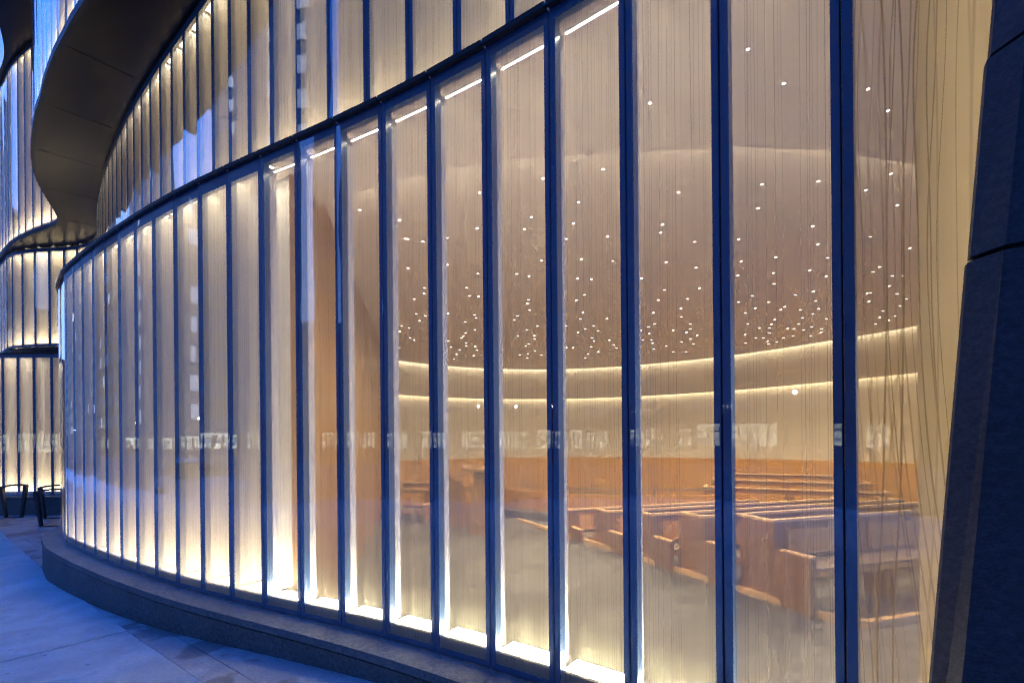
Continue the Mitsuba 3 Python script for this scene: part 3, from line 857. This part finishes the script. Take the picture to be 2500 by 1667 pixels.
pew(-2.9, 12.7, -1.06, 1.6, 'short wooden pew standing behind the one by the timber wall', np.array([0.96, -0.28, 0]), np.array([0.28, 0.96, 0]))
KE = [np.array([0.09, 11.0]), np.array([3.15, 4.84]), np.array([3.42, 4.63]), np.array([6.2, 5.45])]
for a, b in zip(KE[:-1], KE[1:]):
    t, n, L = frame_of(a, b)
    tag(obj('aisle_kerb', MB().box(np.r_[a, FLOOR], L * t, 0.07 * n, [0, 0, 0.065]).mesh(), 'm_wood_light'),
        ['long pale timber kerb along the grey aisle', 'short pale timber kerb at the corner of the pew block', 'pale timber kerb in front of the nearest pew'][[0, 1, 2][_count['aisle_kerb']]], 'kerb')
# curved parapet and handrail of the reading platform in the middle of the hall
arc = np.array([[3.6 + 4.0 * math.cos(a), 13.4 + 2.9 * math.sin(a)] for a in np.radians(np.linspace(172, 285, 26))])
PLAT = thing('reading_platform', 'curved timber reading platform with steel handrail in the middle of the hall', 'platform')
obj('parapet', strip(arc, offset(arc, 0.08), FLOOR, Z(-1.22)), 'm_wood', PLAT, smooth=30)
obj('step', strip(offset(arc, -0.35), offset(arc, -0.005), FLOOR + 0.002, FLOOR + 0.16), 'm_floor', PLAT, smooth=30)
hr = MB()
ra = np.c_[offset(arc, 0.03), np.full(len(arc), Z(-1.10))]
for i in range(len(ra) - 1):
    hr.bar(ra[i], ra[i + 1], 0.018, sides=6)
for i in range(0, len(ra), 5):
    hr.bar(ra[i], ra[i] - [0, 0, 0.125], 0.012, sides=6)
obj('handrail', hr.mesh(), 'm_steel', PLAT)
# reading desk with a slanted arm
LE = thing('lectern', 'dark timber lectern with slanted arm standing in the aisle', 'lectern')
lx, ly = -0.70, 9.45
m = MB().hexa([[lx - 0.14, ly, FLOOR], [lx + 0.2, ly, FLOOR], [lx + 0.2, ly + 0.3, FLOOR], [lx - 0.14, ly + 0.3, FLOOR], [lx - 0.05, ly + 0.05, Z(-0.62)], [lx + 0.2, ly + 0.05, Z(-0.62)], [lx + 0.2, ly + 0.25, Z(-0.62)], [lx - 0.05, ly + 0.25, Z(-0.62)]])
obj('pedestal', m.mesh(), 'm_wood_dark', LE)
obj('top', MB().hexa([[lx - 0.28, ly - 0.12, Z(-0.58)], [lx + 0.3, ly - 0.12, Z(-0.62)], [lx + 0.3, ly + 0.4, Z(-0.56)], [lx - 0.28, ly + 0.4, Z(-0.52)], [lx - 0.28, ly - 0.12, Z(-0.53)], [lx + 0.3, ly - 0.12, Z(-0.57)], [lx + 0.3, ly + 0.4, Z(-0.51)], [lx - 0.28, ly + 0.4, Z(-0.47)]]).mesh(), 'm_wood_dark', LE)
obj('arm', MB().bar([lx - 0.02, ly + 0.1, Z(-1.04)], [lx - 0.62, ly + 0.1, Z(-0.70)], 0.03).mesh(), 'm_wood_dark', LE)
obj('shelf', MB().box([lx - 0.68, ly - 0.1, Z(-0.70)], [0.46, 0, 0.01], [0, 0.35, 0], [0, 0, 0.035]).mesh(), 'm_wood_dark', LE)
# cabinet beside it
CB = thing('reading_stall', 'timber stall with a pointed side panel between the far pews and the lectern', 'stall')
obj('side_panel', MB().hexa([[-1.42, 10.2, FLOOR], [-1.05, 10.35, FLOOR], [-1.0, 10.45, FLOOR], [-1.4, 10.3, FLOOR], [-1.42, 10.2, Z(-0.92)], [-1.1, 10.35, Z(-0.83)], [-1.05, 10.45, Z(-0.83)], [-1.4, 10.3, Z(-0.92)]]).mesh(), 'm_wood_dark', CB)
obj('front_panel', MB().box([-1.08, 10.5, FLOOR], [0.5, 0.05, 0], [0, 0.05, 0], [0, 0, 1.05]).mesh(), 'm_wood', CB)
obj('seat', MB().box([-1.40, 10.32, FLOOR + 0.42], [0.75, 0.1, 0], [-0.05, 0.45, 0], [0, 0, 0.05]).mesh(), 'm_wood', CB)

# ------------------------------------------------------------------ bicycle racks by the far bay


def rack(x, y, w, dx, dy, label, h=0.78, lean=0.10):
    k = thing('bike_rack', label, 'bike rack', 'bent steel bike racks by the far bay')
    g = float(ground_z(x, y))
    t = np.array([dx, dy, 0.0]); t /= np.linalg.norm(t)
    o = np.array([x, y, g])
    s = np.array([-t[1], t[0], 0.0])
    for nm, side in (('leg', -1), ('leg', 1)):
        b0 = o + side * (w / 2 - lean) * t
        b1 = o + side * (w / 2) * t + h * (1.0 if side > 0 else 0.94) * up
        obj(nm, MB().hexa([b0 - 0.022 * t - 0.03 * s, b0 + 0.022 * t - 0.03 * s, b0 + 0.022 * t + 0.03 * s, b0 - 0.022 * t + 0.03 * s,
                           b1 - 0.04 * t - 0.035 * s, b1 + 0.04 * t - 0.035 * s, b1 + 0.04 * t + 0.035 * s, b1 - 0.04 * t + 0.035 * s]).mesh(), 'm_rack', k)
    tp = MB()
    pts = [o + a * w / 2 * t + (h * (0.97 + 0.03 * a) + 0.03 * (1 - a * a) + 0.003) * up for a in np.linspace(-1.08, 1.08, 9)]
    for a, b in zip(pts[:-1], pts[1:]):
        tp.box(a - 0.045 * s, b - a, 0.09 * s, 0.035 * up)
    obj('top_bar', tp.mesh(), 'm_rack', k)
    obj('foot_bar', MB().box(o - (w / 2 - lean) * t - 0.04 * s - 0.02 * up, (w - 2 * lean) * t, 0.08 * s, 0.035 * up).mesh(), 'm_rack', k)


rack(-12.38, 12.0, 0.54, 1.0, 0.12, 'leftmost bent steel bike rack before the far glowing bay')
rack(-11.15, 11.75, 0.60, 1.0, 0.10, 'bike rack standing behind another beside the curved plinth')
rack(-10.12, 10.62, 0.62, 1.0, 0.14, 'nearest bent steel bike rack beside the curved plinth')

# ------------------------------------------------------------------ the other side of the street, seen in the glass


def shop_light(p, n, uv):
    # lit interior seen through the shop windows: bright ceiling line, shelves of goods, darker people and furniture below
    a = p.x * 0.78 - p.y * 0.626
    shelf = smoothstep(0.35, 0.65, noise(a * 2.6, p.z * 3.3, 1.0)) * (0.45 + 0.55 * cell_rand(dr.floor(a * 6.0), dr.floor(p.z * 5.0)))
    top = smoothstep(1.6, 1.9, p.z)
    return mi.Color3f(0.95, 1.0, 0.76) * (0.25 + 2.2 * shelf * (1 - top) + 1.7 * top * (0.4 + 0.6 * cell_rand(dr.floor(a * 0.8))))


def sq(s, q, z=0.0):
    x, y = s * U[0] + q * V[0], s * U[1] + q * V[1]
    return np.array([x, y, z])


U3, V3 = np.r_[U, 0], np.r_[V, 0]
FQ = KERB - 25.0                                     # facade line over there


def building(t0, t1, h, mat, label, floors=3.1, bay=2.6, win=(1.3, 1.6), lit=0.12, name='brick_building', setback=0.0, cols=None, deep=5.0):
    """t: metres up the street (away, to the left)"""
    k = thing(name, label, 'building')
    s0, s1 = -t1, -t0
    q = FQ - setback
    obj('wall', MB().box(sq(s0, q - deep, -1.0), (s1 - s0) * U3, deep * V3, [0, 0, h + 1]).mesh(), mat, k)
    dark, bright, sill = MB(), MB(), MB()
    r = random.Random(int(t0 * 10) + 5)
    nb = max(1, int((s1 - s0) // bay))
    for i in range(nb):
        c = s0 + (i + 0.5) * (s1 - s0) / nb
        for f in range(1, int((h - 1.0) // floors)):
            z = 0.9 + f * floors
            (bright if r.random() < (lit if cols is None else 0.85 * ((i + 2) % cols == 0)) else dark).box(sq(c - win[0] / 2, q - 0.02, z), win[0] * U3, 0.05 * V3, [0, 0, win[1]])
            sill.box(sq(c - win[0] / 2 - 0.1, q - 0.02, z - 0.12), (win[0] + 0.2) * U3, 0.14 * V3, [0, 0, 0.1])
    if dark.m:
        tag(obj('window', dark.mesh(), 'm_dark_glass', k), kind='stuff')
        tag(obj('sill', sill.mesh(), 'm_concrete', k), kind='stuff')
    if bright.m:
        tag(obj('lit_window', bright.mesh(), 'm_lamp', k, emit=np.array([0.80, 0.87, 1.0]) * 0.8, weight=0.3), kind='stuff')
    obj('parapet', MB().box(sq(s0 - 0.1, q - 0.5, h), (s1 - s0 + 0.2) * U3, 0.7 * V3, [0, 0, 0.8]).mesh(), 'm_concrete', k)
    return k, s0, s1, q


B1 = building(-30, 27.8, 58, 'm_brick', 'tall brick apartment block across the street', lit=0.0, bay=2.4, win=(1.7, 1.5))
B2 = building(32.5, 82, 78, 'm_concrete', 'concrete tower across the street', bay=3.4, win=(1.2, 1.7), name='tower', cols=5, deep=4.0)
B3 = building(82.3, 101, 33, 'm_brick', 'lower brick building across the street', lit=0.10)
B4 = building(107.5, 220, 90, 'm_concrete', 'slab block farther up the street', lit=0.06, name='slab_block', bay=4.0, deep=2.5)
B5 = building(27.9, 32.4, 11, 'm_brick', 'narrow low brick house between two tall blocks', setback=1.5, lit=0.0)
for (k, s0, s1, q), lev in ((B1, 5), (B2, 7), (B3, 3)):
    sheets, suv, fr = [], [], MB()
    r = random.Random(lev)
    x = max(s0, -110) + 0.6
    while x < s1 - 3:
        w = r.choice([1.2, 2.2, 3.0])
        if r.random() < 0.75:
            zz = 1.15 + 0.3 * r.random()
            sheets.append([sq(x, q + 0.03, 0.85), sq(x + w, q + 0.03, 0.85), sq(x + w, q + 0.03, 0.85 + zz), sq(x, q + 0.03, 0.85 + zz)])
            suv += [[(a - s0) / (s1 - s0), c / 4] for a, c in ((x, 0.85), (x + w, 0.85), (x + w, 0.85 + zz), (x, 0.85 + zz))]
            for a in np.arange(0, w + 0.01, w / max(1, round(w / 0.45))):
                fr.box(sq(x + a - 0.04, q, 0.4), 0.08 * U3, 0.1 * V3, [0, 0, 1.7])
            fr.box(sq(x, q, 1.75), w * U3, 0.1 * V3, [0, 0, 0.07])
        x += w + r.choice([0.4, 0.8, 2.2])
    sv = np.array(sheets).reshape(-1, 3)
    sf = np.vstack([[[4 * i, 4 * i + 2, 4 * i + 1], [4 * i, 4 * i + 3, 4 * i + 2]] for i in range(len(sheets))])
    key = tag(obj('shop_window', trimesh.Trimesh(sv, sf, process=False), 'm_lamp', k, uv=np.array(suv), emit=np.array([0.95, 1.0, 0.76]) * 1.5, weight=0.5), kind='stuff')
    scene[key]['emitter']['radiance'] = mikit.proc(shop_light)
    tag(obj('shop_frame', fr.mesh(), 'm_flashing', k), kind='stuff')
txt = meshkit.text_mesh("Sollie's", 0.55, 0.04)
for j, s in enumerate((-14.0, -9.5)):
    m = txt.copy()
    R = np.eye(4); R[:3, 0], R[:3, 1], R[:3, 2] = -U3, [0, 0, 1], V3
    m.apply_transform(R)
    m.apply_translation(sq(s, FQ + 0.05, 3.0))
    o = obj('shop_sign', m, 'm_lamp', B1[0], emit=[1.6, 1.7, 2.0], weight=0.05)
# pavement shed of scaffold poles in front of the shops
SC = thing('scaffold', 'steel pavement scaffold across the street', 'scaffold')
sc = MB()
for j, s in enumerate(np.arange(-34, 12, 2.4)):
    sc.bar(sq(s, FQ + 1.8, 0), sq(s, FQ + 1.8, 2.9), 0.05, sides=6)
    if j % 3 == 0:
        sc.bar(sq(s, FQ + 1.8, 0.8), sq(s + 2.4, FQ + 1.8, 2.4), 0.03, sides=6).bar(sq(s + 2.4, FQ + 1.8, 0.8), sq(s, FQ + 1.8, 2.4), 0.03, sides=6)
obj('pole', sc.mesh(), 'm_flashing', SC)
obj('deck', MB().box(sq(-34, FQ + 0.2, 2.9), 46 * U3, 1.8 * V3, [0, 0, 0.35]).mesh(), 'm_wood_dark', SC)
for j, t_ in enumerate((-6, 6, 16, 28, 42, 58, 78, 100)):
    L_ = thing('street_lamp', 'street lamp across the road, lit', 'street lamp', 'street lamps along the far pavement')
    g = sq(-t_, KERB - 18.6)
    obj('pole', MB().bar(g + [0, 0, -0.5], g + [0, 0, 3.6], 0.07, 0.045).bar(g + [0, 0, 3.6], g + [0, 0, 3.65] + 0.5 * V3, 0.03).mesh(), 'm_flashing', L_)
    s_ = trimesh.creation.icosphere(subdivisions=2, radius=0.11)
    s_.apply_translation(g + [0, 0, 3.6] + 0.5 * V3)
    obj('lamp', s_, 'm_lamp', L_, smooth=True, emit=np.array([1, 0.82, 0.5]) * 60, weight=0.5)
sb = MB()
tt = np.linspace(-60, 25, 90)
sec = []
for s in tt:
    hh = 0.28 + 0.30 * float(meshkit.noise(np.array([s * 0.7, 0.3, 0.0]), 3))
    gzv = float(gz(s))
    sec.append([sq(s, KERB + 0.75, gzv - 0.02), sq(s, KERB + 0.5, gzv + hh * 0.7), sq(s, KERB + 0.2, gzv + hh), sq(s, KERB - 0.2, gzv + hh * 0.8), sq(s, KERB - 0.6, gzv - 0.15)])
v = np.array(sec).reshape(-1, 3)
f = []
for i in range(len(tt) - 1):
    for j in range(4):
        a = i * 5 + j
        f += [[a, a + 5, a + 6], [a, a + 6, a + 1]]
tag(obj('snow_bank', trimesh.Trimesh(v, f, process=False), 'm_snow', smooth=True), 'ridge of shovelled snow along the kerb', 'snow bank', kind='stuff')
# a parked car at the kerb, seen in the far left panes
CAR = thing('parked_car', 'white parked car at the kerb, seen only as a reflection', 'car')
c0, cg = -14.6, float(gz(-14.6)) - 0.14


def car_pt(a, w, z):
    return sq(c0 + a, KERB - 1.25 + w, cg + z)


prof = [(-2.2, 0.3), (2.2, 0.3), (2.25, 0.6), (2.1, 0.82), (1.1, 0.95), (-1.6, 0.98), (-2.2, 0.9), (-2.25, 0.6)]
roof = [(1.15, 0.93), (0.45, 1.42), (-0.9, 1.45), (-1.65, 0.96)]
for nm, pr, hw, mt in (('body', prof, 0.88, 'm_paint'), ('cabin', roof, 0.74, 'm_dark_glass')):
    n_ = len(pr)
    v = np.array([car_pt(a, -hw, z) for a, z in pr] + [car_pt(a, hw, z) for a, z in pr])
    f = [[0, i, i + 1] for i in range(1, n_ - 1)] + [[n_, n_ + i + 1, n_ + i] for i in range(1, n_ - 1)]
    for i in range(n_):
        q = (i + 1) % n_
        f += [[i, n_ + i, n_ + q], [i, n_ + q, q]]
    m = trimesh.Trimesh(v, f, process=False)
    m.fix_normals()
    obj(nm, m, mt, CAR)
obj('roof', MB().hexa([car_pt(0.45, -0.7, 1.425), car_pt(-0.9, -0.7, 1.455), car_pt(-0.9, 0.7, 1.455), car_pt(0.45, 0.7, 1.425), car_pt(0.35, -0.62, 1.47), car_pt(-0.8, -0.62, 1.5), car_pt(-0.8, 0.62, 1.5), car_pt(0.35, 0.62, 1.47)]).mesh(), 'm_paint', CAR)
for a in (-1.35, 1.4):
    for w in (-0.86, 0.86):
        obj('wheel', MB().bar(car_pt(a, w - 0.1, 0.32), car_pt(a, w + 0.1, 0.32), 0.32, sides=18).mesh(), 'm_rubber', CAR)
print('stars', nstar, 'entries', len(scene))
